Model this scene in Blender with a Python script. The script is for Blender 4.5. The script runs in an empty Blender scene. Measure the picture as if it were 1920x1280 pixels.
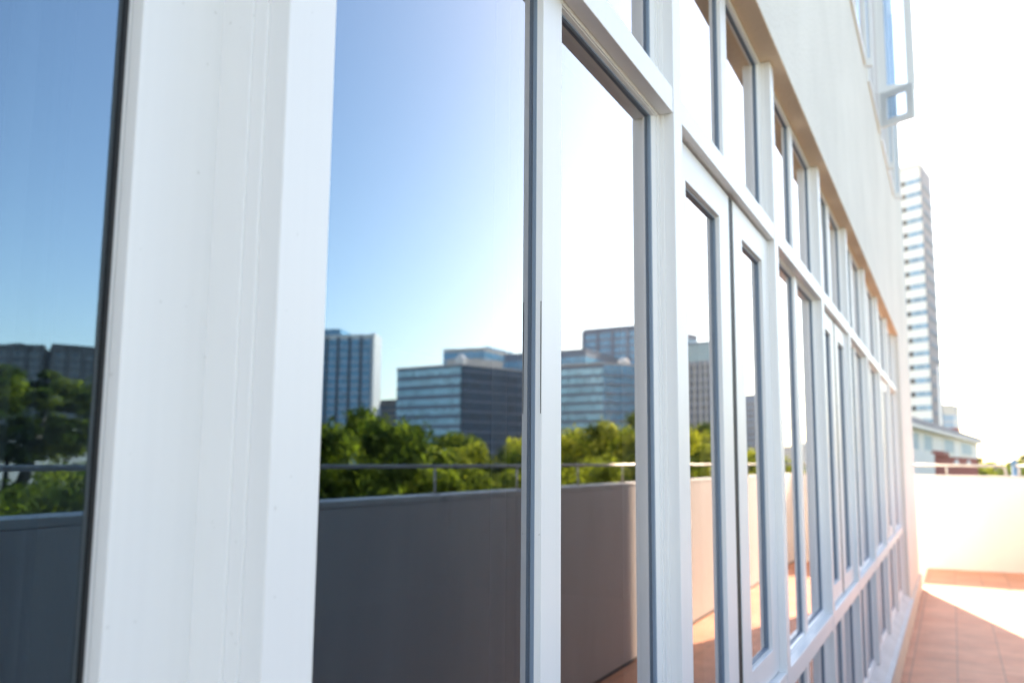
import bpy, bmesh, math, random
from mathutils import Vector, Matrix, noise
R = math.radians
S = bpy.context.scene
COL = S.collection
rnd = random.Random(7)

# ------------------------------------------------------------------ camera
cd = bpy.data.cameras.new('camera'); cam = bpy.data.objects.new('camera', cd); COL.objects.link(cam); S.camera = cam
RT = Vector((0.899, 0.438, 0.009)); DN = Vector((-0.049, 0.121, -0.991)); FW = Vector((-0.435, 0.891, 0.130))
FW.normalize(); RT = (RT - FW*RT.dot(FW)).normalized(); UP = RT.cross(FW).normalized()
cam.matrix_world = Matrix(((RT.x, UP.x, -FW.x, 0), (RT.y, UP.y, -FW.y, 0), (RT.z, UP.z, -FW.z, 1.5), (0, 0, 0, 1)))
cd.lens = 31.5; cd.sensor_width = 36; cd.clip_start = 0.02; cd.clip_end = 6000
cd.dof.use_dof = True; cd.dof.focus_distance = 1.17; cd.dof.aperture_fstop = 5.2; cd.dof.aperture_blades = 0

# ------------------------------------------------------------------ light
SUN_EL, SUN_AZ = R(33.9), R(-17.2)                   # azimuth measured from +Y towards +X
w = bpy.data.worlds.new('World'); S.world = w; w.use_nodes = True
nt = w.node_tree; bg = nt.nodes['Background']; sky = nt.nodes.new('ShaderNodeTexSky')
sky.sky_type = 'NISHITA'; sky.sun_disc = False; sky.sun_elevation = SUN_EL; sky.sun_rotation = SUN_AZ
sky.air_density = 1.0; sky.dust_density = 0.35; sky.ozone_density = 1.4
nt.links.new(sky.outputs[0], bg.inputs[0]); bg.inputs[1].default_value = 0.15
sd = bpy.data.lights.new('sun', 'SUN'); sd.energy = 4.5; sd.angle = R(0.6); sd.color = (1.0, 0.94, 0.85)
so = bpy.data.objects.new('sun', sd); COL.objects.link(so)
sdir = Vector((math.sin(SUN_AZ)*math.cos(SUN_EL), math.cos(SUN_AZ)*math.cos(SUN_EL), math.sin(SUN_EL)))
so.rotation_euler = sdir.to_track_quat('Z', 'Y').to_euler(); so.location = (0, 0, 40)
S.view_settings.view_transform = 'Standard'; S.view_settings.look = 'None'; S.view_settings.gamma = 1
S.view_settings.use_curve_mapping = False
S.view_settings.exposure = 1.95
S.view_settings.use_white_balance = True; S.view_settings.white_balance_temperature = 8300; S.view_settings.white_balance_tint = 14
S.render.engine = 'CYCLES'; S.cycles.max_bounces = 10; S.cycles.transparent_max_bounces = 16
S.cycles.glossy_bounces = 5; S.cycles.diffuse_bounces = 6

# ------------------------------------------------------------------ materials
def N(t, typ, **kw):
    n = t.nodes.new(typ)
    for k, v in kw.items():
        if k in n.inputs: n.inputs[k].default_value = v
        else: setattr(n, k, v)
    return n
def mat(name, col, rough=0.6, metal=0.0, var=0.0, scale=4.0, bump=0.0, bscale=60, spec=None, stretch=(1, 1, 1), col2=None):
    m = bpy.data.materials.new(name); m.use_nodes = True; t = m.node_tree
    b = t.nodes['Principled BSDF']; b.inputs['Roughness'].default_value = rough; b.inputs['Metallic'].default_value = metal
    b.inputs['Base Color'].default_value = (*col, 1)
    if spec is not None: b.inputs['Specular IOR Level'].default_value = spec
    tc = N(t, 'ShaderNodeNewGeometry'); mp = N(t, 'ShaderNodeMapping'); mp.inputs['Scale'].default_value = stretch
    t.links.new(tc.outputs['Position'], mp.inputs[0])
    if var:
        n = N(t, 'ShaderNodeTexNoise', Scale=scale, Detail=6.0, Roughness=0.6)
        r = N(t, 'ShaderNodeValToRGB'); r.color_ramp.elements[0].position = 0.32; r.color_ramp.elements[1].position = 0.68
        c2 = col2 or tuple(c*(1-var) for c in col)
        r.color_ramp.elements[0].color = (*c2, 1); r.color_ramp.elements[1].color = (*col, 1)
        t.links.new(mp.outputs[0], n.inputs[0]); t.links.new(n.outputs[0], r.inputs[0]); t.links.new(r.outputs[0], b.inputs['Base Color'])
    if bump:
        n2 = N(t, 'ShaderNodeTexNoise', Scale=bscale, Detail=4.0); bp = N(t, 'ShaderNodeBump', Strength=bump, Distance=0.01)
        t.links.new(mp.outputs[0], n2.inputs[0]); t.links.new(n2.outputs[0], bp.inputs['Height']); t.links.new(bp.outputs[0], b.inputs['Normal'])
    return m

def frame_mat():
    """white powder coated profile with faint vertical draw lines, grime specks and dirt along the bottoms"""
    m = mat('white_frame', (0.80, 0.81, 0.82), 0.38)
    t = m.node_tree; b = t.nodes['Principled BSDF']
    g = N(t, 'ShaderNodeNewGeometry')
    mp = N(t, 'ShaderNodeMapping'); mp.inputs['Scale'].default_value = (90, 90, 0.8); t.links.new(g.outputs['Position'], mp.inputs[0])
    n = N(t, 'ShaderNodeTexNoise', Scale=1.0, Detail=4.0); t.links.new(mp.outputs[0], n.inputs[0])
    n2 = N(t, 'ShaderNodeTexNoise', Scale=120.0, Detail=2.0); t.links.new(g.outputs['Position'], n2.inputs[0])
    r2 = N(t, 'ShaderNodeValToRGB'); r2.color_ramp.elements[0].position = 0.75; r2.color_ramp.elements[1].position = 0.78
    r2.color_ramp.elements[0].color = (1, 1, 1, 1); r2.color_ramp.elements[1].color = (0.80, 0.79, 0.77, 1); t.links.new(n2.outputs[0], r2.inputs[0])
    r1 = N(t, 'ShaderNodeValToRGB'); r1.color_ramp.elements[0].color = (0.805, 0.805, 0.80, 1); r1.color_ramp.elements[1].color = (0.82, 0.82, 0.815, 1)
    r1.color_ramp.elements[0].position = 0.3; r1.color_ramp.elements[1].position = 0.6
    t.links.new(n.outputs[0], r1.inputs[0])
    mx = N(t, 'ShaderNodeMixRGB', blend_type='MULTIPLY'); mx.inputs[0].default_value = 1
    t.links.new(r1.outputs[0], mx.inputs[1]); t.links.new(r2.outputs[0], mx.inputs[2]); t.links.new(mx.outputs[0], b.inputs['Base Color'])
    return m

def glass_mat(name, tint=(0.86, 0.93, 0.97), m_s=3.3, coat=(0.48, 0.76, 1.0), trans=0.5, r0=0.17):
    """sealed window glass: reflects off its several surfaces by Fresnel, lets the rest through"""
    m = bpy.data.materials.new(name); m.use_nodes = True; t = m.node_tree; t.nodes.clear()
    o = N(t, 'ShaderNodeOutputMaterial'); g = N(t, 'ShaderNodeNewGeometry')
    fr = N(t, 'ShaderNodeFresnel', IOR=1.5)
    a = N(t, 'ShaderNodeMath', operation='MULTIPLY'); a.inputs[1].default_value = m_s; t.links.new(fr.outputs[0], a.inputs[0])
    c = N(t, 'ShaderNodeMath', operation='MULTIPLY_ADD'); c.inputs[1].default_value = m_s-1; c.inputs[2].default_value = 1; t.links.new(fr.outputs[0], c.inputs[0])
    d = N(t, 'ShaderNodeMath', operation='DIVIDE'); t.links.new(a.outputs[0], d.inputs[0]); t.links.new(c.outputs[0], d.inputs[1])
    d0 = d; d = N(t, 'ShaderNodeMath', operation='MULTIPLY_ADD'); d.inputs[1].default_value = 1-r0; d.inputs[2].default_value = r0; t.links.new(d0.outputs[0], d.inputs[0])
    nb = N(t, 'ShaderNodeMath', operation='SUBTRACT'); nb.inputs[0].default_value = 1; t.links.new(g.outputs['Backfacing'], nb.inputs[1])
    f = N(t, 'ShaderNodeMath', operation='MULTIPLY'); t.links.new(d.outputs[0], f.inputs[0]); t.links.new(nb.outputs[0], f.inputs[1])
    gl = N(t, 'ShaderNodeBsdfGlossy', Roughness=0.0)
    cr = N(t, 'ShaderNodeValToRGB'); cr.color_ramp.elements[0].color = (*coat, 1); cr.color_ramp.elements[1].color = (0.97, 0.93, 0.94, 1)
    cr.color_ramp.elements[0].position = 0.045; cr.color_ramp.elements[1].position = 0.14
    t.links.new(fr.outputs[0], cr.inputs[0]); t.links.new(cr.outputs[0], gl.inputs['Color'])
    # the faintest waviness of float glass
    ns = N(t, 'ShaderNodeTexNoise', Scale=2.2, Detail=1.0); t.links.new(g.outputs['Position'], ns.inputs[0])
    bp = N(t, 'ShaderNodeBump', Strength=0.05, Distance=0.006); t.links.new(ns.outputs[0], bp.inputs['Height']); t.links.new(bp.outputs[0], gl.inputs['Normal'])
    tr = N(t, 'ShaderNodeBsdfTransparent'); tr.inputs[0].default_value = (*(x*trans for x in tint), 1)
    mx = N(t, 'ShaderNodeMixShader'); t.links.new(f.outputs[0], mx.inputs[0]); t.links.new(tr.outputs[0], mx.inputs[1]); t.links.new(gl.outputs[0], mx.inputs[2])
    t.links.new(mx.outputs[0], o.inputs[0]); return m

def tile_mat():
    m = bpy.data.materials.new('terracotta_tiles'); m.use_nodes = True; t = m.node_tree; b = t.nodes['Principled BSDF']
    g = N(t, 'ShaderNodeNewGeometry'); mp = N(t, 'ShaderNodeMapping'); mp.inputs['Location'].default_value = (-0.259+0.6, 0.0, 0)
    t.links.new(g.outputs['Position'], mp.inputs[0])
    br = N(t, 'ShaderNodeTexBrick'); br.offset = 0; br.squash = 1
    br.inputs['Scale'].default_value = 1; br.inputs['Mortar Size'].default_value = 0.005; br.inputs['Mortar Smooth'].default_value = 0.3
    br.inputs['Brick Width'].default_value = 0.303; br.inputs['Row Height'].default_value = 0.303
    br.inputs['Color1'].default_value = (0.60, 0.245, 0.135, 1); br.inputs['Color2'].default_value = (0.68, 0.305, 0.18, 1)
    br.inputs['Mortar'].default_value = (0.33, 0.18, 0.12, 1)
    t.links.new(mp.outputs[0], br.inputs[0])
    n = N(t, 'ShaderNodeTexNoise', Scale=3.0, Detail=8.0, Roughness=0.7); t.links.new(g.outputs['Position'], n.inputs[0])
    r = N(t, 'ShaderNodeValToRGB'); r.color_ramp.elements[0].color = (0.72, 0.70, 0.68, 1); r.color_ramp.elements[1].color = (1.08, 1.08, 1.1, 1)
    r.color_ramp.elements[0].position = 0.3; r.color_ramp.elements[1].position = 0.7
    t.links.new(n.outputs[0], r.inputs[0])
    mx = N(t, 'ShaderNodeMixRGB', blend_type='MULTIPLY'); mx.inputs[0].default_value = 1
    t.links.new(br.outputs[0], mx.inputs[1]); t.links.new(r.outputs[0], mx.inputs[2]); t.links.new(mx.outputs[0], b.inputs['Base Color'])
    b.inputs['Roughness'].default_value = 0.55
    bp = N(t, 'ShaderNodeBump', Strength=0.4, Distance=0.004, invert=True); t.links.new(br.outputs['Fac'], bp.inputs['Height']); t.links.new(bp.outputs[0], b.inputs['Normal'])
    return m

def grid_mat(name, glass, frame, ux, uz, fx, fz, rough=0.12, var=0.5, spec=1.0, metal=0.0):
    """window glazing: panes of slightly different tone between mullion bars. ux,uz = module in metres, fx,fz = bar share"""
    m = bpy.data.materials.new(name); m.use_nodes = True; t = m.node_tree; b = t.nodes['Principled BSDF']
    tc = N(t, 'ShaderNodeUVMap'); br = N(t, 'ShaderNodeTexBrick'); br.offset = 0; br.squash = 1
    mp = N(t, 'ShaderNodeMapping'); t.links.new(tc.outputs[0], mp.inputs[0])
    # brick mortar is isotropic: scale the v axis so that the bars keep their own width
    k = (fx*ux)/(fz*uz); mp.inputs['Scale'].default_value = (1, k, 1)
    br.inputs['Scale'].default_value = 1; br.inputs['Brick Width'].default_value = ux; br.inputs['Row Height'].default_value = uz*k
    br.inputs['Mortar Size'].default_value = fx*ux/2; br.inputs['Mortar Smooth'].default_value = 0.0
    br.inputs['Color1'].default_value = (*glass, 1); br.inputs['Color2'].default_value = (*(c*(1-var) for c in glass), 1)
    br.inputs['Mortar'].default_value = (*frame, 1); br.inputs['Bias'].default_value = 0
    t.links.new(mp.outputs[0], br.inputs[0]); t.links.new(br.outputs[0], b.inputs['Base Color'])
    r = N(t, 'ShaderNodeMapRange'); r.inputs['To Min'].default_value = rough; r.inputs['To Max'].default_value = 0.7
    t.links.new(br.outputs['Fac'], r.inputs[0]); t.links.new(r.outputs[0], b.inputs['Roughness'])
    b.inputs['Specular IOR Level'].default_value = spec; b.inputs['Metallic'].default_value = metal
    return m

def leaf_mat(name, c1, c2, tl, mixf=0.38):
    m = bpy.data.materials.new(name); m.use_nodes = True; t = m.node_tree; t.nodes.clear()
    o = N(t, 'ShaderNodeOutputMaterial'); g = N(t, 'ShaderNodeNewGeometry'); oi = N(t, 'ShaderNodeObjectInfo')
    n = N(t, 'ShaderNodeTexNoise', Scale=1.3, Detail=3.0); t.links.new(g.outputs['Position'], n.inputs[0])
    ad = N(t, 'ShaderNodeMath', operation='MULTIPLY_ADD'); ad.inputs[1].default_value = 0.25; t.links.new(oi.outputs['Random'], ad.inputs[0]); 
    sb = N(t, 'ShaderNodeMath', operation='ADD'); t.links.new(n.outputs[0], sb.inputs[0]); sb.inputs[1].default_value = -0.12
    t.links.new(sb.outputs[0], ad.inputs[2])
    r = N(t, 'ShaderNodeValToRGB'); r.color_ramp.elements[0].position = 0.40; r.color_ramp.elements[1].position = 0.64
    r.color_ramp.elements[0].color = (*c1, 1); r.color_ramp.elements[1].color = (*c2, 1); t.links.new(ad.outputs[0], r.inputs[0])
    df = N(t, 'ShaderNodeBsdfDiffuse'); t.links.new(r.outputs[0], df.inputs['Color'])
    tr = N(t, 'ShaderNodeBsdfTranslucent'); hs = N(t, 'ShaderNodeMixRGB', blend_type='MULTIPLY'); hs.inputs[0].default_value = 1
    hs.inputs[2].default_value = (*tl, 1); t.links.new(r.outputs[0], hs.inputs[1]); t.links.new(hs.outputs[0], tr.inputs[0])
    mx = N(t, 'ShaderNodeMixShader'); mx.inputs[0].default_value = mixf
    t.links.new(df.outputs[0], mx.inputs[1]); t.links.new(tr.outputs[0], mx.inputs[2]); t.links.new(mx.outputs[0], o.inputs[0]); return m

M = dict(
    frame=frame_mat(), glass=glass_mat('window_glass'), clear=glass_mat('clear_window_glass', m_s=2.0, r0=0.18, coat=(0.7, 0.86, 1.0), trans=0.90, tint=(0.84, 0.93, 1.0)),
    soffit=mat('bounce_tinted_soffit', (0.93, 0.71, 0.51), 0.8, var=0.12, scale=2, bump=0.3),  # warm bounce off the terrace tiles is put into the soffit colour
    stucco=mat('cream_stucco', (0.82, 0.79, 0.74), 0.85, var=0.12, scale=1.3, bump=0.5, bscale=55),
    parapet=mat('parapet_paint', (0.64, 0.59, 0.565), 0.8, var=0.17, scale=1.6, bump=0.25, bscale=80, stretch=(1, 1, 0.25)),
    cream=mat('cream_wall_paint', (0.80, 0.765, 0.725), 0.8, var=0.08, scale=1.6, bump=0.25, bscale=80, stretch=(1, 1, 0.25)),
    coping=mat('parapet_coping', (0.62, 0.60, 0.57), 0.7, var=0.2, scale=3, bump=0.2),
    sill=mat('grey_sill', (0.62, 0.63, 0.64), 0.6, var=0.22, scale=5, bump=0.2),
    plinth=mat('plinth_paint', (0.80, 0.70, 0.59), 0.8, var=0.2, scale=4, bump=0.3),
    tiles=tile_mat(), metal=mat('painted_steel', (0.50, 0.46, 0.43), 0.35, metal=0.35, var=0.25, scale=14),
    gasket=mat('grey_blue_gasket', (0.20, 0.27, 0.35), 0.5), seal=mat('black_seal', (0.008, 0.009, 0.010), 0.6), spacer=mat('window_spacer', (0.10, 0.15, 0.20), 0.45, metal=0.4),
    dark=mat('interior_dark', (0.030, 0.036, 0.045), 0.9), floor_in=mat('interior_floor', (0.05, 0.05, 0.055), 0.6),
    curtain=mat('curtain_cloth', (0.42, 0.50, 0.56), 0.9, bump=0.2),
    ground=mat('ground_mix', (0.10, 0.12, 0.06), 0.95, var=0.5, scale=0.05, col2=(0.16, 0.15, 0.12)),
    road=mat('asphalt', (0.055, 0.055, 0.058), 0.9, var=0.2, scale=2), conc=mat('pale_concrete', (0.52, 0.50, 0.47), 0.85, var=0.15, scale=0.2),
    white=mat('white_wall_paint', (0.78, 0.77, 0.75), 0.8, var=0.06, scale=0.3), darkc=mat('dark_cladding', (0.035, 0.075, 0.13), 0.6, var=0.3, scale=0.3),
    brown=mat('brown_cladding', (0.10, 0.09, 0.095), 0.8, var=0.3, scale=0.2), greyc=mat('grey_cladding', (0.11, 0.18, 0.27), 0.7, var=0.15, scale=0.2),
    balcglass=grid_mat('balcony_glazing', (0.16, 0.36, 0.54), (0.30, 0.44, 0.54), 2.2, 2.4, 0.12, 0.10, var=0.4, spec=0.3),
    blind=mat('pale_blinds', (0.45, 0.54, 0.58), 0.8, spec=0.1),
    teal=grid_mat('teal_glazing', (0.08, 0.26, 0.34), (0.10, 0.22, 0.27), 2.0, 3.2, 0.08, 0.06, var=0.15),
    blueglass=grid_mat('blue_glazing', (0.09, 0.40, 0.64), (0.12, 0.34, 0.50), 1.6, 2.0, 0.10, 0.08, var=0.35, spec=0.4),
    paleglass=grid_mat('pale_blue_glazing', (0.32, 0.74, 0.90), (0.40, 0.66, 0.80), 2.2, 2.4, 0.12, 0.10, var=0.4, spec=0.5),
    darkglass=grid_mat('dark_glazing', (0.004, 0.065, 0.13), (0.015, 0.09, 0.16), 1.8, 2.0, 0.14, 0.1, var=0.6, spec=0.1, rough=0.25),
    stonegrid=grid_mat('residential_glazing', (0.025, 0.065, 0.12), (0.17, 0.17, 0.18), 3.0, 2.6, 0.35, 0.3, var=0.5, spec=0.5),
    roof=mat('grey_mauve_roof', (0.34, 0.32, 0.36), 0.7, var=0.15, scale=1), brick=mat('red_brick', (0.33, 0.075, 0.055), 0.85, var=0.25, scale=3, bump=0.3, bscale=20),
    flank=mat('flank_cladding', (0.20, 0.20, 0.24), 0.7, var=0.2, scale=0.4), yblue=mat('blue_panel', (0.16, 0.30, 0.44), 0.5), bark=mat('bark', (0.10, 0.075, 0.055), 0.95, var=0.4, scale=8, bump=0.8, bscale=20),
    leafd=leaf_mat('leaf_dark', (0.030, 0.052, 0.022), (0.20, 0.24, 0.055), (1.9, 2.0, 0.7)),
    leafy=leaf_mat('leaf_bright', (0.05, 0.08, 0.024), (0.36, 0.37, 0.08), (1.8, 1.9, 0.65)),
    leafo=leaf_mat('leaf_autumn', (0.12, 0.09, 0.012), (0.34, 0.22, 0.02), (1.5, 1.3, 0.5)),
)

# ------------------------------------------------------------------ mesh helpers
class MB:
    def __init__(s): s.bm = bmesh.new(); s.uv = s.bm.loops.layers.uv.new('UVMap')
    def quad(s, pts, uvs=None):
        f = s.bm.faces.new([s.bm.verts.new(p) for p in pts])
        if uvs:
            for l, u in zip(f.loops, uvs): l[s.uv].uv = u
        return f
    def box(s, x0, x1, y0, y1, z0, z1):
        v = [s.bm.verts.new((x, y, z)) for x in (x0, x1) for y in (y0, y1) for z in (z0, z1)]
        for q in ((0, 1, 3, 2), (4, 6, 7, 5), (0, 4, 5, 1), (2, 3, 7, 6), (0, 2, 6, 4), (1, 5, 7, 3)):
            s.bm.faces.new([v[i] for i in q])
        return v
    def ring(s, y0, y1, z0, z1, wd, x0, x1, wb=None):
        """picture frame in the Y-Z plane from x0 (back) to x1 (front); wd = profile width, wb = width at the back"""
        if not isinstance(wd, tuple): wd = (wd, wd, wd, wd)          # left(y0), right(y1), bottom, top
        wb = wb or wd
        if not isinstance(wb, tuple): wb = (wb,)*4
        L = []
        for x, w_ in ((x0, wb), (x1, wd)):
            o = [(x, y0, z0), (x, y1, z0), (x, y1, z1), (x, y0, z1)]
            i = [(x, y0+w_[0], z0+w_[2]), (x, y1-w_[1], z0+w_[2]), (x, y1-w_[1], z1-w_[3]), (x, y0+w_[0], z1-w_[3])]
            L.append([s.bm.verts.new(p) for p in o]); L.append([s.bm.verts.new(p) for p in i])
        bo, bi, fo, fi = L
        for k in range(4):
            n = (k+1) % 4
            s.bm.faces.new((fo[k], fo[n], fi[n], fi[k])); s.bm.faces.new((bo[n], bo[k], bi[k], bi[n]))
            s.bm.faces.new((bo[k], bo[n], fo[n], fo[k])); s.bm.faces.new((bi[n], bi[k], fi[k], fi[n]))
    def tube(s, pts, r, seg=10, cap=True):
        rings = []
        pts = [Vector(p) for p in pts]; rr = r if isinstance(r, (list, tuple)) else [r]*len(pts)
        for i, p in enumerate(pts):
            d = (pts[min(i+1, len(pts)-1)] - pts[max(i-1, 0)]).normalized()
            a = d.cross(Vector((0, 0, 1)) if abs(d.z) < 0.9 else Vector((1, 0, 0))).normalized(); b = d.cross(a)
            rings.append([s.bm.verts.new(p + (a*math.cos(2*math.pi*k/seg) + b*math.sin(2*math.pi*k/seg))*rr[i]) for k in range(seg)])
        for q, u in zip(rings, rings[1:]):
            for k in range(seg): s.bm.faces.new((q[k], q[(k+1) % seg], u[(k+1) % seg], u[k]))
        if cap: s.bm.faces.new(rings[0]); s.bm.faces.new(list(reversed(rings[-1])))
    def prism(s, poly, z0, z1, uvh=True):
        """footprint polygon extruded upward; UVs in metres round the walls"""
        n = len(poly); lo = [s.bm.verts.new((*p, z0)) for p in poly]; hi = [s.bm.verts.new((*p, z1)) for p in poly]; u = 0
        for k in range(n):
            j = (k+1) % n; L = (Vector(poly[j]) - Vector(poly[k])).length
            f = s.bm.faces.new((lo[k], lo[j], hi[j], hi[k]))
            for l, q in zip(f.loops, ((u, z0), (u+L, z0), (u+L, z1), (u, z1))): l[s.uv].uv = q
            u += L
        s.bm.faces.new(hi); s.bm.faces.new(list(reversed(lo)))
    def obj(s, name, m, parent=None, bevel=0, smooth=False, loc=None, normals=True):
        if normals: bmesh.ops.recalc_face_normals(s.bm, faces=s.bm.faces)
        me = bpy.data.meshes.new(name); s.bm.to_mesh(me); s.bm.free()
        for k in (m if isinstance(m, (list, tuple)) else [m]): me.materials.append(k)
        o = bpy.data.objects.new(name, me); COL.objects.link(o); o.parent = parent
        if loc: o.location = loc
        if smooth:
            for p in me.polygons: p.use_smooth = True
        if bevel:
            b = o.modifiers.new('bevel', 'BEVEL'); b.width = bevel; b.segments = 2; b.limit_method = 'ANGLE'
        return o
def tag(o, label=None, cat=None, group=None, kind=None):
    for k, v in (('label', label), ('category', cat), ('group', group), ('kind', kind)):
        if v: o[k] = v
    return o
def thing(name, label, cat, loc=(0, 0, 0), group=None):
    o = bpy.data.objects.new(name, None); COL.objects.link(o); o.location = loc; o.empty_display_size = 0.2
    return tag(o, label, cat, group)
def copy_tree(o, parent=None):
    c = o.copy(); COL.objects.link(c); c.parent = parent
    for ch in list(o.children): copy_tree(ch, c)
    return c

GND = -6.0
# ------------------------------------------------------------------ setting: ground, road, terrace floor
b = MB(); b.box(-3000, 3000, -3000, 3000, GND-1, GND); tag(b.obj('ground', M['ground']), kind='structure')
b = MB(); b.box(40, 46, -300, 600, GND+0.002, GND+0.006); tag(b.obj('road', M['road']), kind='structure')
b = MB(); b.box(-0.394, 1.234, -8, 14.5, -0.12, 0.0); tag(b.obj('terrace_floor', M['tiles']), kind='structure')

# ------------------------------------------------------------------ the glazed building
XW, XF, XR, XG = -0.42, -0.455, -0.481, -0.4965       # wall face, mullion face, frame step, glass
B0, PER, MW = 0.525, 1.118, 0.059
YE = 12.15; NB0, NB1 = -3, 8                          # bays from NB0 to NB1-1
ZS, ZT1, ZT0, ZL1, ZL0, ZB = 2.752, 2.223, 2.172, 0.903, 0.840, 0.29
Y_FIRST = B0+NB0*PER; Y_LAST = B0+NB1*PER
bd = thing('office_building', 'cream rendered building whose long white framed window wall runs beside the tiled terrace', 'building', (-4, 4, 0))
bdm = bd.matrix_world.copy(); OFF = Vector((4, -4, 0))
class PB(MB):                                          # builds in world coordinates, parents under the building
    def obj(s, name, m, parent=None, **k):
        if parent is bd or parent is None: bmesh.ops.translate(s.bm, verts=s.bm.verts, vec=OFF); return MB.obj(s, name, m, bd, **k)
        bmesh.ops.translate(s.bm, verts=s.bm.verts, vec=OFF); return MB.obj(s, name, m, parent, **k)
b = PB()
b.box(-12, XW, -9, YE, ZS, 15.5)                       # upper wall, its underside is the soffit
b.box(-5.5, XW, Y_LAST+0.10, YE, GND, ZS)              # end pier
b.box(-5.5, XW, -9, Y_FIRST-0.06, GND, ZS)             # wall before the first bay
b.box(-12, -5.5, -9, YE, GND, ZS)
b.obj('wall', M['stucco'])
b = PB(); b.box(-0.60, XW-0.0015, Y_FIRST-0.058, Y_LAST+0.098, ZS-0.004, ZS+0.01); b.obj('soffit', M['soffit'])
b = PB(); b.box(-5.5, -0.56, Y_FIRST-0.06, Y_LAST+0.10, GND, 0.0); b.box(-0.56, XW-0.003, Y_FIRST-0.06, Y_LAST+0.10, GND, 0.17)
b.obj('base_wall', M['plinth'])
b = PB()                                               # low plinth with a sloped grey sill above
b.box(XW, -0.395, -9, YE, -0.2, 0.185); o = b.obj('plinth', M['plinth'], bevel=0.006)
b = PB()
pr = [(-0.50, 0.17), (-0.389, 0.17), (-0.389, 0.196), (-0.42, 0.207), (-0.476, 0.262), (-0.50, 0.262)]
for ya, yb in ((Y_FIRST-0.06, Y_LAST+0.098),):
    lo = [b.bm.verts.new((x, ya, z+0.015)) for x, z in pr]; hi = [b.bm.verts.new((x, yb, z+0.015)) for x, z in pr]
    for k in range(len(pr)):
        j = (k+1) % len(pr); b.bm.faces.new((lo[k], lo[j], hi[j], hi[k]))
    b.bm.faces.new(lo); b.bm.faces.new(list(reversed(hi)))
b.obj('sill', M['sill'], bevel=0.003)
b = PB(); b.box(-5.49, -0.56, Y_FIRST, Y_LAST, 0.0, 0.02); b.obj('interior_floor', M['floor_in'])
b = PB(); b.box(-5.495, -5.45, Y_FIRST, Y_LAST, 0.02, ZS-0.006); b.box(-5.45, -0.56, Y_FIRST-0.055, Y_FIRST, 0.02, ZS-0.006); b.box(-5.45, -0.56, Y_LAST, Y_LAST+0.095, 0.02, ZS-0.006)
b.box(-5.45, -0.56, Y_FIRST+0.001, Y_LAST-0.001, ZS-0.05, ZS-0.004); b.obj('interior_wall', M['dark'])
# mullions
for k in range(NB0, NB1+1):
    y = B0+k*PER
    b = PB()
    # main face with two stepped returns behind, as the extruded profile shows
    b.box(-0.476, XF, y, y+MW, ZB-0.02, ZS-0.0045)
    b.box(-0.489, -0.4752, y-0.003, y+MW+0.003, ZB-0.02, ZS-0.0045)
    b.box(-0.56, -0.4882, y-0.0055, y+MW+0.0055, ZB-0.02, ZS-0.0045)
    b.box(-0.50, -0.47, y+0.003, y+MW-0.003, ZB-0.02, ZS-0.005)
    b.obj('mullion', M['frame'], bevel=0.0012)
# horizontal rails in every bay
def rails(k):
    ya, yb = B0+k*PER+MW+0.0005, B0+(k+1)*PER-0.0005
    b = PB(); b.box(-0.56, XF-0.0015, ya, yb, ZT0, ZT1); b.obj('transom_rail', M['frame'], bevel=0.0015)
    b = PB(); b.box(-0.56, XF-0.0015, ya, yb, ZL0, ZL1-0.004)
    b.obj('lower_rail', M['frame'], bevel=0.0015)
    b = PB(); b.box(-0.56, -0.478, ya, yb, ZB-0.03, ZB+0.002); b.obj('bottom_rail', M['frame'], bevel=0.0015)
def pane(win, ya, yb, za, zb, xg, edge=0.010, gk=0.0032):
    b = PB(); b.box(xg-0.006, xg, ya, yb, za, zb); b.obj('pane', M['glass'], win)
    b = PB(); b.ring(ya-0.001, yb+0.001, za-0.001, zb+0.001, (edge+0.004, edge+0.016, edge, edge), xg-0.020, xg-0.0065)
    b.obj('spacer', M['spacer'], win)
    b = PB(); b.ring(ya-0.0005, yb+0.0005, za-0.0005, zb+0.0005, gk, xg+0.0003, xg+0.0055); b.obj('seal', M['gasket'], win)
def fixed(k, za, zb, mid=True, row='mid'):
    ya, yb = B0+k*PER+MW+0.001, B0+(k+1)*PER-0.001
    b = PB(); top = 0.007 if row != 'up' else 0.014
    b.ring(ya, yb, za, zb, (0.016, 0.017, 0.006, top), -0.560, -0.483)
    cy = (ya+yb)/2; segs = [(ya+0.016, yb-0.017)]
    if mid:
        b.box(-0.558, -0.4985, cy-0.032, cy+0.032, za+0.006, zb-top)
        b.box(-0.498, -0.4875, cy-0.0325, cy+0.0325, za+0.006, zb-top)
        b.box(-0.4865, -0.483, cy-0.033, cy+0.033, za+0.006, zb-top)
        segs = [(ya+0.016, cy-0.0325), (cy+0.0325, yb-0.017)]
    for i, (s0, s1) in enumerate(segs):                 # glazing beads, bevelled towards the glass
        lf, rt = (0.001 if i and mid else 0.008), (0.001 if mid and not i else 0.008)
        b.ring(s0, s1, za+0.006, zb-top, (lf, rt, 0.008, 0.002), XG-0.001, -0.4855, wb=(lf*2.3, rt*2.3, 0.016, 0.0045))
    win = b.obj('window', M['frame'], bevel=0.0008)
    if k == 0 and row == 'mid':
        b = PB(); b.box(-0.4850, -0.4842, cy-0.0337, cy-0.0331, 1.56, 1.71); b.obj('seal', M['seal'], win)
    for (s0, s1) in segs: pane(win, s0+0.0005, s1-0.0005, za+0.0065, zb-top-0.0005, XG-0.001, edge=0.018, gk=(0.0032, 0.0032 if (mid and s0 == segs[0][0]) else 0.0215, 0.017, 0.0065))
    return win
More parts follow.
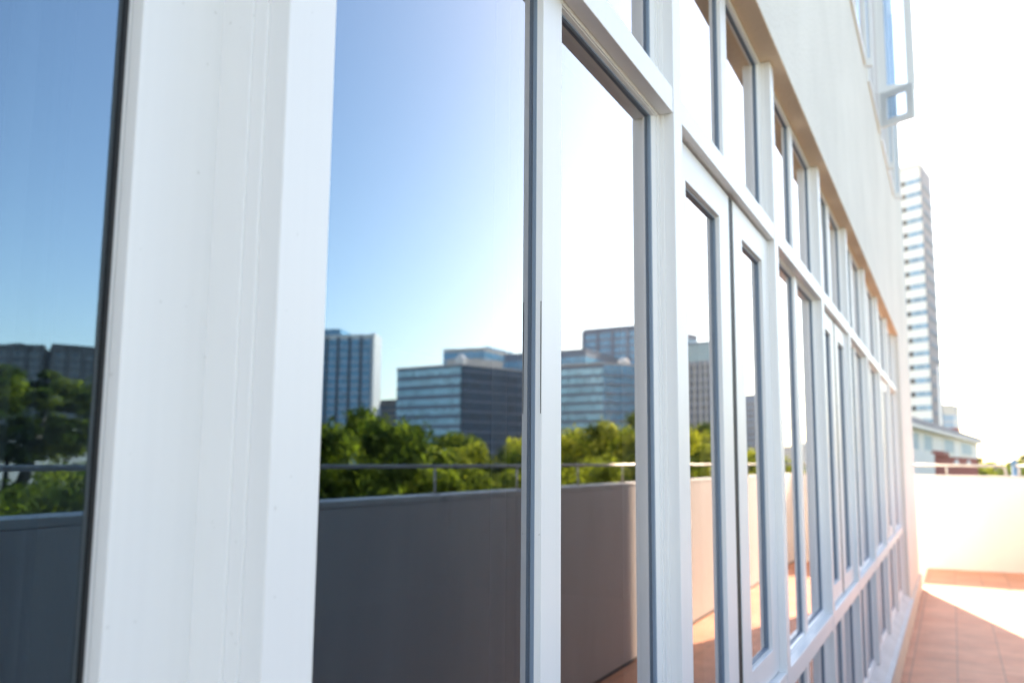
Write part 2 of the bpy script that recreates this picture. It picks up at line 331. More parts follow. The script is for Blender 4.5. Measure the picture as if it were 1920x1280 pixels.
def sash(win, ya, yb, za, zb, xf, wl, wr, wb_, wt, xg):
    """opening leaf: wide stiles, bevelled bead, pane"""
    b = PB()
    b.ring(ya, yb, za, zb, (wl, wr, wb_, wt), xf-0.012, xf)
    b.ring(ya+0.004, yb-0.004, za+0.004, zb-0.004, (wl+0.001, wr+0.001, wb_+0.001, wt+0.001), xf-0.0145, xf-0.0122)
    b.ring(ya, yb, za, zb, (wl+0.004, wr+0.004, wb_+0.004, wt+0.004), xf-0.055, xf-0.0145, wb=(wl+0.014, wr+0.014, wb_+0.014, wt+0.014))
    b.obj('sash', M['frame'], win, bevel=0.001)
    b = PB(); b.box(xg-0.006, xg, ya+wl+0.0045, yb-wr-0.0045, za+wb_+0.0045, zb-wt-0.0045); b.obj('pane', M['glass'], win)
    b = PB(); b.ring(ya+wl+0.0046, yb-wr-0.0046, za+wb_+0.0046, zb-wt-0.0046, (0.003, 0.003, 0.003, 0.003), xg+0.0003, xg+(0.0065 if xf > -0.5 else 0.004)); b.obj('seal', M['gasket'] if xf > -0.5 else M['seal'], win)
def casement(k, za, zb, deep=0.0):
    ya, yb = B0+k*PER+MW+0.001, B0+(k+1)*PER-0.001
    b = PB(); b.ring(ya, yb, za, zb, 0.004, -0.575-deep, -0.492-deep*0.9)
    win = b.obj('window', M['frame'], bevel=0.0008)
    xa = -0.478-deep; m0 = ya+0.520
    w1 = 0.104 if not deep else 0.082
    sash(win, ya+0.0012, m0, za+0.006, zb-0.006, xa, w1, w1, 0.072, 0.078, xa-0.016)
    sash(win, m0+0.042, yb-0.0012, za+0.006, zb-0.006, xa+0.002*(deep == 0), w1, w1, 0.072, 0.078, xa-0.014)
    b = PB(); b.box(xa-0.05, xa-0.0005, m0+0.0005, m0+0.0415, za+0.007, zb-0.007); b.obj('seal', M['seal'], win)
    return win
for k in range(NB0, NB1):
    rails(k)
    if k in (1, 3, 6): casement(k, ZL1-0.0035, ZT0-0.0005)
    elif k in (-1, -3): casement(k, ZL1-0.0035, ZT0-0.0005, deep=0.042)
    else: fixed(k, ZL1-0.0035, ZT0-0.0005)
    fixed(k, ZT1+0.0005, ZS-0.005, row='up'); fixed(k, ZB+0.0025, ZL0-0.0005, row='low')
# upper storey windows with open sashes
def upper_window(y0, y1, leaves):
    z0, z1 = 4.26, 6.3
    b = PB(); b.ring(y0, y1, z0, z1, 0.045, XW-0.04, XW+0.016); b.box(XW-0.03, XW+0.014, (y0+y1)/2-0.02, (y0+y1)/2+0.02, z0+0.045, z1-0.045)
    win = b.obj('window', M['frame'], bevel=0.002)
    b = PB(); b.box(XW+0.001, XW+0.006, y0+0.046, y1-0.046, z0+0.046, z1-0.046); b.obj('pane', M['glass'], win)
    for (za, zb, wd, ang) in leaves:
        def T(bm):                                     # leaf built along +X from the hinge, then swung about it
            bmesh.ops.rotate(bm, verts=bm.verts, cent=(0, 0, 0), matrix=Matrix.Rotation(R(ang), 3, 'Z'))
            bmesh.ops.translate(bm, verts=bm.verts, vec=(XW+0.012, y1-0.03, 0))
        f_ = min(0.068, wd*0.36); s = PB(); s.ring(0, wd, za, zb, (f_, f_, 0.06, 0.05), -0.030, 0.0)
        bmesh.ops.rotate(s.bm, verts=s.bm.verts, cent=(0, 0, 0), matrix=Matrix.Rotation(R(-90), 3, 'Z')); T(s.bm)
        s.obj('sash', M['frame'], win, bevel=0.002)
        s = PB(); s.box(-0.016, -0.010, f_-0.002, wd-f_+0.002, za+0.053, zb-0.053)
        bmesh.ops.rotate(s.bm, verts=s.bm.verts, cent=(0, 0, 0), matrix=Matrix.Rotation(R(-90), 3, 'Z')); T(s.bm)
        s.obj('pane', M['clear'], win)
upper_window(5.2, 6.46, [(4.24, 6.25, 0.045, 0)])
upper_window(6.75, 7.93, [(4.61, 6.25, 0.29, 4), (4.30, 4.60, 0.31, -30)])
upper_window(8.1, 9.0, [(4.27, 6.25, 0.055, 0)])
upper_window(9.05, 9.9, [(4.22, 6.25, 0.07, 0)])
for yc in (1.0, 3.2):
    upper_window(yc, yc+1.2, [])

# curtains hanging just inside
def curtain(y0, y1, label):
    b = MB(); n = 26; L = []
    for i in range(n+1):
        y = y0+(y1-y0)*i/n; x = -0.68+0.022*math.sin(i*1.7)
        L.append((b.bm.verts.new((x, y, 0.03)), b.bm.verts.new((x, y, 2.66)), b.bm.verts.new((x-0.006, y, 0.03)), b.bm.verts.new((x-0.006, y, 2.66))))
    for p, q in zip(L, L[1:]):
        b.bm.faces.new((p[0], q[0], q[1], p[1])); b.bm.faces.new((p[3], q[3], q[2], p[2])); b.bm.faces.new((p[1], q[1], q[3], p[3])); b.bm.faces.new((p[0], p[2], q[2], q[0]))
    tag(b.obj('curtain', M['curtain'], smooth=True), label, 'curtain', 'curtains hanging inside the glazed wall')
curtain(1.385, 1.49, 'thin grey blue curtain bunched behind the nearest thin mullion')
curtain(0.45, 0.62, 'grey blue curtain gathered behind the widest blurred mullion at left')

# ------------------------------------------------------------------ terrace walls and handrails
XP, ZP = 1.25, 1.325
b = MB(); b.box(XP, XP+0.15, -8, 14.5+0.15, GND, ZP-0.03)
pw = b.obj('parapet_wall', M['parapet'], bevel=0.006)
tag(pw, 'long plastered parapet along the terrace, mirrored in the windows, shaded near and sunlit far', 'parapet wall')
b = MB(); b.box(XP-0.0015, XP+0.152, -8, 14.49, ZP-0.0298, ZP); b.obj('coping', M['coping'], pw, bevel=0.005)
b = MB(); b.box(XP-0.006, XP-0.0005, -8, 14.49, 0.0, 0.012); b.obj('seal', M['seal'], pw)
b = MB(); b.box(-3.0, XP-0.001, 14.5, 14.65, GND, ZP-0.03)
ew = b.obj('end_wall', M['cream'], bevel=0.006); tag(ew, 'low cream plaster wall closing the far end of the terrace', 'parapet wall')
b = MB(); b.box(-3.0, XP-0.009, 14.492, 14.66, ZP-0.0295, ZP); b.obj('coping', M['coping'], ew, bevel=0.005)
ZH = 1.462
hr = thing('handrail', 'round steel handrail on short posts along the long parapet, mirrored in the windows', 'handrail', (XP+0.08, 3, ZP))
def hro(b, n, par, org): bmesh.ops.translate(b.bm, verts=b.bm.verts, vec=-Vector(org)); return b.obj(n, M['metal'], par, smooth=True)
org = (XP+0.08, 3, ZP)
b = MB(); b.tube([(XP+0.08, -6, ZH), (XP+0.08, 14.2, ZH), (XP+0.08, 14.26, ZH-0.012), (XP+0.08, 14.30, ZH-0.05), (XP+0.08, 14.31, ZP)], 0.0095, 14); hro(b, 'rail', hr, org)
y = 2.943-0.955*9
while y < 14.1:
    b = MB(); b.tube([(XP+0.08, y, ZP+0.004), (XP+0.08, y, ZH)], 0.0065, 10); b.tube([(XP+0.08, y, ZP), (XP+0.08, y, ZP+0.006)], 0.028, 14)
    hro(b, 'post', hr, org); y += 0.955
org = (0, 14.58, ZP)
h2 = thing('handrail', 'pale steel handrail bending down to the top of the far end wall', 'handrail', org)
b = MB(); x1 = 0.665
b.tube([(-1.6, 14.58, ZH+0.004), (x1-0.07, 14.58, ZH+0.004), (x1-0.02, 14.58, ZH-0.008), (x1+0.006, 14.58, ZH-0.04), (x1+0.02, 14.58, ZP)], 0.019, 14); hro(b, 'rail', h2, org)
for x in (-1.2, -0.075):
    b = MB(); b.tube([(x, 14.58, ZP), (x, 14.58, ZH)], 0.016, 10); hro(b, 'post', h2, org)
org = (0.9, 14.58, ZP)
h3 = thing('handrail', 'short handrail piece starting beside the pale bent rail at the right edge', 'handrail', org)
b = MB(); b.tube([(0.80, 14.60, ZH+0.004), (XP+0.12, 14.60, ZH+0.004)], 0.017, 14); hro(b, 'rail', h3, org)
b = MB(); b.tube([(0.845, 14.60, ZP), (0.845, 14.60, ZH)], 0.018, 10); hro(b, 'post', h3, org)
b = MB(); b.tube([(1.24, 14.60, ZP), (1.24, 14.60, ZH)], 0.018, 10); hro(b, 'post', h3, org)

# ------------------------------------------------------------------ city buildings
def quad_foot(a, c, d): 
    a, c, d = Vector(a), Vector(c), Vector(d); return [a, c, d, a+d-c]
def grow(poly, e):
    cc = sum(poly, Vector((0, 0)))/len(poly); return [p+(p-cc).normalized()*e for p in poly]
def block(name, label, foot, top, wall, band, floor_h, share, z_start=GND+5, par=None, cap=0.0, capm=None, group=None, base=None, out=0.15):
    """a real storeyed block: solid body, one glazing band per storey standing slightly proud, roof parapet"""
    poly = quad_foot(*foot); c = sum(poly, Vector((0, 0)))/4
    loc = [(p-c) for p in poly]
    t = thing(name, label, 'building', (c.x, c.y, GND), group)
    H = top-GND
    b = MB(); b.prism(loc, 0, H-cap, True); b.obj('wall', wall, t)
    if cap:
        b = MB(); b.prism(grow(loc, 0.12), H-cap, H-0.01); b.obj('top_storey', capm, t)
    z = z_start-GND
    while z+floor_h*share < H-cap-0.6:
        b = MB(); b.prism(grow(loc, out), z, z+floor_h*share); b.obj('window_band', band, t); z += floor_h
    b = MB(); b.prism(grow(loc, 0.5), H, H+0.7); b.obj('roof', par or wall, t)
    return t, loc, H, c
def fins(t, loc, H, sides, step, wd, dp, m, z0=2):
    """vertical pilasters on the chosen sides"""
    for s_ in sides:
        a, e = loc[s_], loc[(s_+1) % 4]; d = (e-a); L = d.length; d.normalize(); nrm = Vector((d.y, -d.x))
        if nrm.dot((a+e)/2) < 0: nrm = -nrm
        n = max(1, int(L/step))
        for i in range(n+1):
            p = a+d*(L*i/n)
            q = [p-d*wd/2-nrm*0.2, p+d*wd/2-nrm*0.2, p+d*wd/2+nrm*dp, p-d*wd/2+nrm*dp]
            b = MB(); b.prism(q, z0, H-0.3); b.obj('pilaster', m, t)

t, l, H, c = block('office_tower', 'tall blue glass tower with dark upright ribs and a white end wall', ((250.7, 317.3), (225.0, 324.0), (231.0, 338.5)), 54.5, M['white'], M['blueglass'], 3.4, 0.93, out=0.05)
fins(t, l, H, (0,), 5.2, 1.3, 0.35, M['darkc'])
# white blank end wall and roof corner box
a, e = l[1], l[2]; d = (e-a).normalized(); nrm = Vector((d.y, -d.x)); nrm = nrm if nrm.dot((a+e)/2) > 0 else -nrm
b = MB(); b.prism([a-d*0.6-nrm*0.3, e-nrm*0.3, e+nrm*0.9, a-d*0.6+nrm*0.9], 0, H+1.2); b.obj('end_wall', M['white'], t)
b = MB(); b.prism([l[0]*0.99, l[0]*0.99+(l[1]-l[0])*0.42, l[3]*0.9+(l[1]-l[0])*0.42, l[3]*0.9], H+0.7, H+3.4); b.obj('roof_box', M['blueglass'], t)

t, l, H, c = block('office_block', 'broad pale blue banded office block with a dark glass side', ((210.2, 321.9), (175.5, 313.8), (162.6, 352.0)), 38.8, M['greyc'], M['paleglass'], 4.05, 0.62, par=M['conc'], out=0.12)
a, e = l[1], l[2]; d = (e-a).normalized(); nrm = Vector((d.y, -d.x)); nrm = nrm if nrm.dot((a+e)/2) > 0 else -nrm
b = MB(); b.prism([a+d*0.6-nrm*0.3, e-nrm*0.3, e+nrm*0.7, a+d*0.6+nrm*0.7], 6, H-0.2); b.obj('glass_side', M['darkglass'], t)
z = 10
while z < H-2:
    b = MB(); b.prism([a+d*0.8+nrm*0.6, e+nrm*0.6, e+nrm*1.0, a+d*0.8+nrm*1.0], z, z+0.7); b.obj('ledge', M['greyc'], t); z += 4.05
b = MB(); b.prism([(l[1]+l[0])*0.5*0.5, l[1]*0.6, l[2]*0.6, (l[2]+l[3])*0.35], H+0.7, H+4.2); b.obj('penthouse', M['conc'], t)
b = MB(); b.tube([(*(l[1]*0.82), H+0.7), (*(l[1]*0.82), H+3.2), (*(l[1]*0.82), H+5.0)], [2.2, 2.2, 0.8], 14); b.obj('roof_tank', M['white'], t)
t, l, H, c = block('office_block', 'bright blue glazed office block standing behind the pale banded block', ((221.6, 379.5), (199.6, 380.3), (198.8, 436.4)), 54.0, M['conc'], M['blueglass'], 3.9, 0.85)
b = MB(); b.prism([l[0]*0.3, l[1]*0.5, l[2]*0.5, l[3]*0.4], H, H+3.2); b.obj('penthouse', M['blueglass'], t)
t, l, H, c = block('office_block', 'blue glass office block stretching right of the dark glass side', ((196, 395), (150, 388), (150, 440)), 52.0, M['greyc'], M['blueglass'], 3.9, 0.86)
t, l, H, c = block('office_block', 'lower banded office block in front of the tall blue block', ((159.0, 366.6), (132.3, 361.2), (104.0, 397.0)), 42.3, M['greyc'], M['paleglass'], 3.9, 0.68, par=M['conc'], out=0.12)
a, e = l[1], l[2]; d = (e-a).normalized(); nrm = Vector((d.y, -d.x)); nrm = nrm if nrm.dot((a+e)/2) > 0 else -nrm
b = MB(); b.prism([a+d*0.6-nrm*0.3, e-nrm*0.3, e+nrm*0.7, a+d*0.6+nrm*0.7], 6, H-0.2); b.obj('glass_side', M['blueglass'], t)
z = 8
while z < H-2:
    b = MB(); b.prism([a+d*0.8+nrm*0.6, e+nrm*0.6, e+nrm*1.1, a+d*0.8+nrm*1.1], z, z+0.8); b.obj('ledge', M['greyc'], t); z += 3.9
b = MB(); b.tube([(*(l[1]*0.6+l[2]*0.2), H+0.7), (*(l[1]*0.6+l[2]*0.2), H+2.4), (*(l[1]*0.6+l[2]*0.2), H+3.4)], [2.6, 2.4, 1.0], 16); b.obj('roof_tank', M['white'], t)
t, l, H, c = block('office_tower', 'tall blue office block with faint grid rising behind a lower banded block', ((170.4, 437.6), (135.0, 428.5), (120.9, 478.8)), 68.5, M['greyc'], M['blueglass'], 3.8, 0.72)
fins(t, l, H, (0,), 8.0, 1.8, 0.6, M['greyc'], z0=30)
t, l, H, c = block('grey_tower', 'grey gridded tower with a plain teal glass top', ((98.3, 366.8), (80.1, 359.8), (84.5, 410.8)), 49.4, M['greyc'], M['darkglass'], 3.3, 0.55, cap=7.2, capm=M['teal'], out=0.08)
fins(t, l, H-7.2, (0,), 2.7, 0.8, 0.35, M['conc'])
block('grey_tower', 'plain pale grey tower to the right of the teal topped one', ((107.3, 508.6), (90.2, 501.0), (92.5, 551.8)), 37.4, M['greyc'], M['stonegrid'], 3.3, 0.5, out=0.06)
block('apartment_block', 'low brown apartment block between the ribbed tower and the banded block', ((282.2, 412.0), (255.4, 401.3), (270.2, 439.3)), 32.0, M['brown'], M['darkglass'], 3.2, 0.5)
block('distant_block', 'hazy low pale block on the horizon', ((145.3, 888.0), (128.8, 880.0), (132.7, 940.1)), 15.5, M['conc'], M['stonegrid'], 3.5, 0.4)
block('distant_block', 'hazy narrow pale block beside the lowest horizon block', ((118.4, 791.5), (106.3, 782.9), (105.4, 843.6)), 17.5, M['white'], M['stonegrid'], 3.5, 0.4)
block('distant_block', 'hazy broad block furthest along the horizon', ((96, 900.), (60, 905), (62, 960)), 13.0, M['conc'], M['stonegrid'], 3.5, 0.4)
for nm, ft, tp in (('dark brown residential tower furthest left, mirrored in the leftmost pane', ((300.9, 196.1), (281.4, 206.7), (304.6, 225.9)), 38.9),
                   ('dark brown residential tower nearest the wide mullion, mirrored in the leftmost pane', ((278.9, 208.5), (266.8, 236.2), (305.9, 262.5)), 39.4)):
    t, l, H, c = block('residential_tower', nm, ft, tp, M['brown'], M['stonegrid'], 3.0, 0.72, out=0.1, group='brown residential towers')
    fins(t, l, H, (0,), 5.0, 1.1, 0.8, M['brown'])
    b = MB(); b.prism([l[0]*0.2, l[1]*0.3, l[2]*0.3, l[3]*0.2], H, H+2.4); b.obj('penthouse', M['brown'], t)
t, l, H, c = block('garden_pavilion', 'low white pavilion under the left tree', ((95.3, 71.6), (95.3, 74.9), (105.0, 83.5)), 5.0, M['white'], M['darkglass'], 3.6, 0.4)
t = thing('garden_wall', 'low white garden wall beyond the trees at left', 'wall', (62, 45, GND))
b = MB(); b.prism([(-2, -18), (-0, 18), (0.5, 18), (-1.5, -18)], 0, 9.0-0.9); b.obj('wall', M['conc'], t)
b = MB(); b.prism([(-2.2, -18), (-0.2, 18), (0.7, 18), (-1.3, -18)], 8.1, 8.5); b.obj('coping', M['white'], t)

# apartment tower seen directly at right
t, l, H, c = block('apartment_tower', 'slender white high rise with blue balcony bands and a dark recessed flank', ((-7.85, 212.9), (-3.30, 209.97), (-1.45, 221.99)), 66.3, M['white'], M['balcglass'], 2.93, 0.40, z_start=66.3-2.93*22-1.0, out=0.05)
a, e = l[1], l[2]; d = (e-a).normalized(); nrm = Vector((d.y, -d.x)); nrm = nrm if nrm.dot((a+e)/2) > 0 else -nrm
b = MB(); b.prism([a+d*0.2-nrm*0.2, e-d*0.5-nrm*0.2, e-d*0.5+nrm*0.25, a+d*0.2+nrm*0.25], 0, H+0.2); b.obj('dark_flank', M['flank'], t)
z = 66.3-2.93*22-1.0-GND
a0, e0 = l[0], l[1]; d0 = (e0-a0).normalized(); n0 = Vector((d0.y, -d0.x)); n0 = n0 if n0.dot((a0+e0)/2) > 0 else -n0
while z < H-2:
    b = MB(); b.prism([a0+d0*0.9-n0*0.1, a0+d0*1.75-n0*0.1, a0+d0*1.75+n0*0.22, a0+d0*0.9+n0*0.22], z+0.05, z+1.1); b.obj('balcony_opening', M['seal'], t)
    b = MB(); b.prism([a+d*1.5+nrm*0.2, e-d*1.5+nrm*0.2, e-d*1.5+nrm*0.5, a+d*1.5+nrm*0.5], z-0.9, z-0.1); b.obj('balcony', M['greyc'], t)
    z += 2.93
b = MB()
for k in range(4): b.tube([(-0.5+k*0.9, 1+k*2.2, H), (-0.5+k*0.9, 1+k*2.2, H+(2.2, 3.0, 2.4, 4.2)[k])], 0.09, 6)
b.tube([(-0.8, 0.6, H+2.0), (2.4, 8, H+2.6)], 0.07, 6); b.obj('roof_aerials', M['darkc'], t)
block('distant_tower', 'small pale blue tower just right of the white high rise', ((-2.3, 400), (1.5, 400), (3.6, 414)), 24.0, M['conc'], M['yblue'], 3.0, 0.9, z_start=15, out=0.1)
t = thing('aerial_mast', 'thin pale mast standing beside the foot of the high rise', 'mast', (-1.55, 190, GND))
b = MB(); b.tube([(0, 0, 0), (0, 0, 12), (0, 0, 26)], [0.4, 0.3, 0.12], 10); b.obj('pole', M['white'], t, smooth=True)
b = MB(); b.tube([(-0.5, 0, 24), (0.5, 0, 24)], 0.05, 6); b.obj('crossarm', M['white'], t)

# long low building with mauve roof
t = thing('low_building', 'low white building with mauve grey roof and red brick base, beyond the end wall', 'building', (0, 50, GND))
def W(x, y): return (x, y-50)
P0, P1 = Vector((-1.46, 33.0)), Vector((1.53, 65.0)); dl = (P1-P0).normalized(); nl = Vector((-dl.y, dl.x))       # nl points left
def q4(s0, s1, o0, o1):
    return [W(*(P0+dl*s0-nl*o) if 0 else (P0+dl*s+nl*o)) for s, o in ((s0, o0), (s1, o0), (s1, o1), (s0, o1))]
Lb = (P1-P0).length; g = -GND
b = MB(); b.prism(q4(0, Lb, 0, 12), g+1.80, g+2.72); b.obj('wall', M['white'], t)
b = MB(); b.prism(q4(0, Lb, 0.05, 11.9), 0, g+1.80)
b.obj('brick_base', M['brick'], t)
b = MB(); b.prism(q4(-0.3, 7.6, -0.12, 0.2), 0, g+1.86); b.obj('white_bay', M['white'], t)
b = MB(); b.prism(q4(7.7, 14, -0.05, 0.2), g+1.79, g+2.02); b.obj('brick_step', M['brick'], t)
b = MB(); b.prism(q4(-0.5, Lb+0.25, -0.28, 12.5), g+2.72, g+2.84); b.obj('eave', M['cream'], t)
b = MB()
e_ = [(*p, g+2.84) for p in q4(-0.5, Lb+0.25, -0.28, 12.5)]; r_ = [(*p, g+4.1) for p in q4(6, Lb-6, 6.0, 6.1)]
ev = [b.bm.verts.new(p) for p in e_]; eh = [b.bm.verts.new((x, y, z+0.22)) for x, y, z in e_]; rv = [b.bm.verts.new(p) for p in r_]
b.bm.faces.new(list(reversed(ev)))
for k in range(4):
    j = (k+1) % 4; b.bm.faces.new((ev[k], ev[j], eh[j], eh[k])); b.bm.faces.new((eh[k], eh[j], rv[j], rv[k]))
b.bm.faces.new(rv); b.obj('roof', M['roof'], t)
b = MB(); b.prism(q4(26, 28, 0.6, 1.6), g+2.9, g+3.55); b.obj('roof_box', M['brick'], t)
for s0, s1 in ((1, 4), (5, 8.2), (12, 17.0), (20, 27.5)):
    b = MB(); b.ring(0, 1, 0, 1, 0.06, 0, 1); 
    for v in b.bm.verts:
        p = P0+dl*(s0+(s1-s0)*v.co.y)+nl*(-0.10*v.co.x+0.05); v.co = Vector((p.x, p.y-50, g+1.95+0.66*v.co.z))
    wn = b.obj('window', M['white'], t)
    b = MB(); b.prism(q4(s0+0.1, s1-0.1, -0.015, 0.02), g+2.0, g+2.57); b.obj('pane', M['blind'], wn)
for s in (18.0, 25.0):
    b = MB()
    p = P0+dl*s-nl*0.02
    q = [b.bm.verts.new((p.x+dl.x*0.8*math.cos(a), p.y-50+dl.y*0.8*math.cos(a), g+1.50+0.17*math.sin(a))) for a in [i*math.pi/8 for i in range(16)]]
    f = b.bm.faces.new(q); ex = bmesh.ops.extrude_face_region(b.bm, geom=[f]); 
    bmesh.ops.translate(b.bm, verts=[v for v in ex['geom'] if isinstance(v, bmesh.types.BMVert)], vec=(nl.x*0.08, nl.y*0.08, 0))
    b.obj('round_vent', M['white'], t)
t = thing('lamp_pole', 'short pale blue pole rising behind the right end of the far wall', 'lamp pole', (1.62, 29.96, GND))
b = MB(); b.tube([(0, 0, 0), (0, 0, 4), (0, 0, 7.55)], [0.10, 0.085, 0.075], 12); b.obj('pole', M['yblue'], t, smooth=True)
b = MB(); b.tube([(0, 0, 7.5), (0, 0, 7.62)], [0.12, 0.05], 12); b.obj('cap', M['yblue'], t)

# ------------------------------------------------------------------ trees
def crown_mesh(seed, rx, rz, clumps, per, ls, m, thin=False):
    r = random.Random(seed); b = MB(); bm = b.bm
    for i in range(clumps):
        while True:
            p = Vector((r.uniform(-1, 1), r.uniform(-1, 1), r.uniform(-1, 1)))
            if p.length < 1 and (p.length > 0.45 or r.random() < 0.35): break
        k = 1+0.28*noise.noise(p*2.2+Vector((seed, 0, 0)))
        c = Vector((p.x*rx*k, p.y*rx*k, p.z*rz*k)); cr = r.uniform(0.13, 0.27)*rx*(0.7 if thin else 1)
        for j in range(per):
            q = Vector((r.gauss(0, 1), r.gauss(0, 1), r.gauss(0, 0.95 if thin else 0.62))).normalized()*cr*(r.random()**0.45)
            o = c+q; n = (q.normalized()+Vector((r.uniform(-1, 1), r.uniform(-1, 1), r.uniform(-0.3, 1.3)))).normalized()
            a = n.cross(Vector((r.uniform(-1, 1), r.uniform(-1, 1), 0.2))).normalized(); t_ = n.cross(a); s = ls*r.uniform(0.6, 1.3)
            pts = [o-a*s, o-t_*s*0.42-a*s*0.1, o+a*s, o+t_*s*0.42+n*s*0.15-a*s*0.1]
            bm.faces.new([bm.verts.new(v) for v in pts])
    return b.obj('crown', m, normals=False)
def trunk_mesh(seed, h, rx, r0):
    r = random.Random(seed); b = MB()
    b.tube([(0, 0, 0), (r.uniform(-.1, .1), r.uniform(-.1, .1), h*0.5), (r.uniform(-.2, .2), r.uniform(-.2, .2), h*0.9)], [r0, r0*0.75, r0*0.35], 9)
    for i in range(7):
        a = i*0.9+r.random(); z = h*r.uniform(0.45, 0.75); L = rx*r.uniform(0.35, 0.6)
        b.tube([(0, 0, z), (math.cos(a)*L*0.5, math.sin(a)*L*0.5, z+0.12), (math.cos(a)*L, math.sin(a)*L, min(0.98, z+0.25))], [r0*0.45, r0*0.3, r0*0.1], 6)
    return b.obj('trunk', M['bark'], smooth=True)
protos = {}
def make_proto(kind, seed, m, clumps=46, per=150, ls=0.15, thin=False):
    e = bpy.data.objects.new('tree', None); COL.objects.link(e)
    c = crown_mesh(seed, 2.4, 2.4 if thin else 3.8, int(clumps*2.6), int(per*1.25), ls*0.8, m, thin); c.parent = e
    t_ = trunk_mesh(seed, 1.0, 2.4, 0.16); t_.parent = e
    protos[kind] = (e, c, t_)
make_proto('dark', 3, M['leafd']); make_proto('bright', 11, M['leafy'], 42, 150); make_proto('mixed', 23, M['leafy'], 54, 120, 0.13)
make_proto('open', 31, M['leafy'], 52, 150, 0.12, thin=True); make_proto('autumn', 41, M['leafo'], 20, 90, 0.12)
used = set()
def tree(kind, x, y, top, r, label, vz=None, name='broadleaf_tree', group='broadleaf trees below the terrace', trunk_show=False):
    """top = height of the crown's top; r = crown radius; vz = crown half height"""
    e, c, t_ = protos[kind]
    if kind in used:
        e2 = e.copy(); COL.objects.link(e2); c2 = c.copy(); COL.objects.link(c2); c2.parent = e2; t2 = t_.copy(); COL.objects.link(t2); t2.parent = e2
    else: e2, c2, t2 = e, c, t_; used.add(kind)
    vz = vz or r
    e2.name = name; tag(e2, label, 'tree', group)
    e2.location = (x, y, GND); e2.rotation_euler = (0, 0, rnd.uniform(0, 6.28))
    c2.scale = (r/2.4, r/2.4, vz/(2.4 if kind == 'open' else 3.8)); c2.location = (0, 0, top-GND-vz*1.0)
    t2.scale = (r/2.4*0.9, r/2.4*0.9, top-GND-vz*0.7)
    return e2
TR = [
 ('open', 12.1, 9.2, 2.85, 1.7, 'open crowned tree whose stems show, mirrored in the leftmost pane', 0.75),
 ('mixed', 13.6, 11.9, 1.3, 1.6, 'small tree beside the open crowned one at left', 2.2),
 ('mixed', 9.0, 8.4, 1.35, 1.5, 'mid green tree below the crown of the open crowned one', 2.4),
 ('dark', 11.2, 8.0, 1.5, 1.7, 'dark tree just behind the stems of the open crowned tree', 2.6),
 ('bright', 10.8, 6.6, 1.45, 1.6, 'yellow green tree at the left end of the mirrored tree line', 2.6),
 ('dark', 9.6, 6.8, 1.0, 1.7, 'dark bush topped tree furthest left below the handrail', 2.2),
 ('dark', 8.6, 10.6, 0.9, 1.7, 'dark tree in the gap hidden by the wide mullion', 2.4),
 ('dark', 7.4, 11.6, 2.42, 1.6, 'dark feathery tree rising before the ribbed blue tower', 2.6),
 ('mixed', 8.9, 14.4, 2.35, 1.7, 'dark tree behind the feathery one, right of the ribbed tower', 2.6),
 ('mixed', 6.9, 12.9, 1.1, 1.2, 'mid green low tree before the brown apartment block', 2.2),
 ('autumn', 7.6, 14.0, 1.35, 0.55, 'small tree with yellow autumn leaves amid the dark green', 0.7),
 ('dark', 10.6, 18.9, 1.75, 2.2, 'dark round tree below the pale banded office block', 3.2),
 ('bright', 10.2, 20.3, 1.95, 2.1, 'bright green tree below the corner of the dark glass side', 3.0),
 ('dark', 9.0, 19.6, 1.7, 1.9, 'dark green tree directly below the dark glass side', 3.0),
 ('bright', 8.6, 20.9, 1.95, 1.9, 'yellow green tree left of the nearest thin mullion', 3.0),
 ('dark', 8.0, 21.6, 2.0, 1.9, 'dark tree hidden behind the nearest thin mullion', 3.0),
 ('mixed', 8.4, 24.3, 2.5, 2.0, 'tall mid green tree below the lower banded block', 3.4),
 ('dark', 9.0, 28.0, 2.7, 2.2, 'dark tree below the tall blue office block', 3.6),
 ('bright', 6.9, 24.9, 2.6, 2.0, 'sunlit yellow green tree left of the stepped mullion', 3.5),
 ('mixed', 6.2, 28.6, 2.4, 2.0, 'green tree left of the grey gridded tower', 3.5),
 ('bright', 5.8, 33.0, 1.9, 2.2, 'bright tree below the grey gridded tower', 3.4),
 ('mixed', 6.6, 40.0, 1.9, 2.6, 'green tree below the plain pale grey tower', 3.6),
 ('dark', 7.0, 47.0, 1.6, 3.2, 'dark tree at the far end of the mirrored tree line', 3.8),
 ('mixed', 14.2, 24.0, 2.1, 2.6, 'green tree low against the pale face of the banded office block', 3.6),
 ('bright', 15.5, 29.5, 2.6, 2.8, 'yellow green tree further off below the banded office block', 3.8),
 ('dark', 13.0, 28.5, 2.5, 2.6, 'dark tree further off below the dark glass side', 3.8),
 ('bright', 12.6, 31.5, 2.6, 2.6, 'bright tree further off left of the nearest thin mullion', 3.8),
 ('dark', 10.6, 32.0, 3.2, 2.4, 'dark tree peak further off below the lower banded block', 4.0),
 ('mixed', 9.6, 35.5, 3.4, 2.6, 'mid green tree peak below the join of the two blue blocks', 4.2),
 ('bright', 8.4, 37.0, 3.2, 2.4, 'bright tree peak below the tall blue office block', 4.2),
 ('mixed', 10.8, 15.5, 2.1, 1.7, 'green tree below the foot of the ribbed tower end wall', 2.8),
 ('dark', 3.9, 88.0, 2.2, 2.0, 'dark green tree right of the low white building', 3.4),
 ('mixed', 6.2, 92.0, 2.3, 2.6, 'tree crown behind the short pale blue pole', 3.4),
 ('bright', 1.9, 80.0, 2.1, 1.2, 'yellow green tree touching the corner of the low white building', 3.0)]
for kind, x, y, top, r, lab, vz in TR: tree(kind, x, y, top, r, lab, vz)
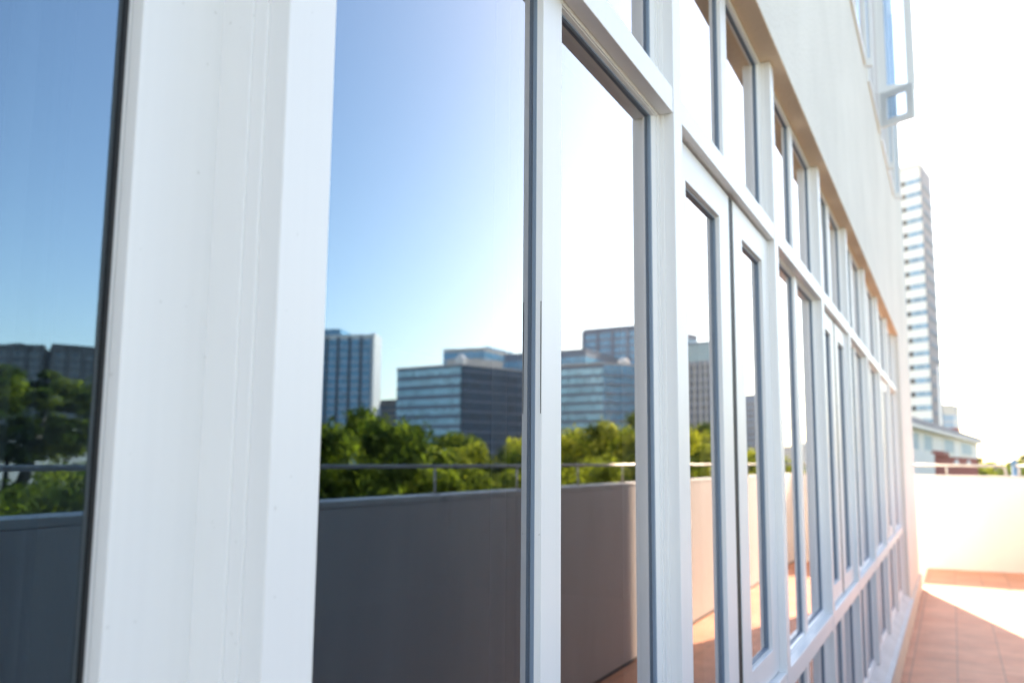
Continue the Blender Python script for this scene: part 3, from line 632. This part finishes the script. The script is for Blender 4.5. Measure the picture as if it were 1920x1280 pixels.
# lower row of shrubs close below the parapet
SH = [(4.6, 3.6), (4.9, 5.2), (5.0, 6.8), (5.0, 8.3), (5.1, 9.8), (4.9, 11.4), (4.8, 13.0), (4.7, 14.8), (4.6, 16.8), (4.5, 19.0), (4.5, 21.5), (4.4, 24.5), (4.2, 28.0), (4.4, 32.5), (4.2, 38.0),
      (7.0, 4.6), (7.3, 7.6), (12.2, 6.5), (14.5, 14.5), (15.5, 19.5), (13.5, 26), (11.5, 34.0)]
where = ['foot of the parapet', 'parapet side', 'path edge']
desc = ['dark', 'mixed', 'bright', 'dark', 'bright', 'mixed', 'dark', 'bright']
ordn = ['first', 'second', 'third', 'fourth', 'fifth', 'sixth', 'seventh', 'eighth', 'ninth', 'tenth', 'eleventh', 'twelfth', 'thirteenth', 'fourteenth', 'fifteenth', 'sixteenth', 'seventeenth', 'eighteenth', 'nineteenth', 'twentieth', 'twenty first', 'twenty second']
for i, (x, y) in enumerate(SH):
    k = desc[i % 8]; far = x > 6
    tree(k, x, y, rnd.uniform(0.55, 0.85) if not far else rnd.uniform(0.5, 1.0), rnd.uniform(1.2, 1.5)*(1.25 if far else 1),
         '%s green bushy tree beneath the handrail, %s one counted from the left' % ({'dark': 'dark', 'mixed': 'mid', 'bright': 'yellow'}[k], ordn[i]), 2.6, group='bushy trees under the handrail')
for kind, (e, c, t_) in protos.items():
    assert kind in used, kind
# ------------------------------------------------------------------

# ------------------------------------------------------------------ air
b = MB(); b.box(-200, 700, -250, 1100, GND-1.5, 90); hz = b.obj('haze', None); hz.data.materials.clear()
hm = bpy.data.materials.new('haze_air'); hm.use_nodes = True; ht = hm.node_tree; ht.nodes.clear()
ho = ht.nodes.new('ShaderNodeOutputMaterial'); pv = ht.nodes.new('ShaderNodeVolumePrincipled')
pv.inputs['Color'].default_value = (0.92, 0.95, 1.0, 1); pv.inputs['Density'].default_value = 0.00017; pv.inputs['Anisotropy'].default_value = 0.75
ht.links.new(pv.outputs[0], ho.inputs['Volume']); hz.data.materials.append(hm); hz['kind'] = 'stuff'
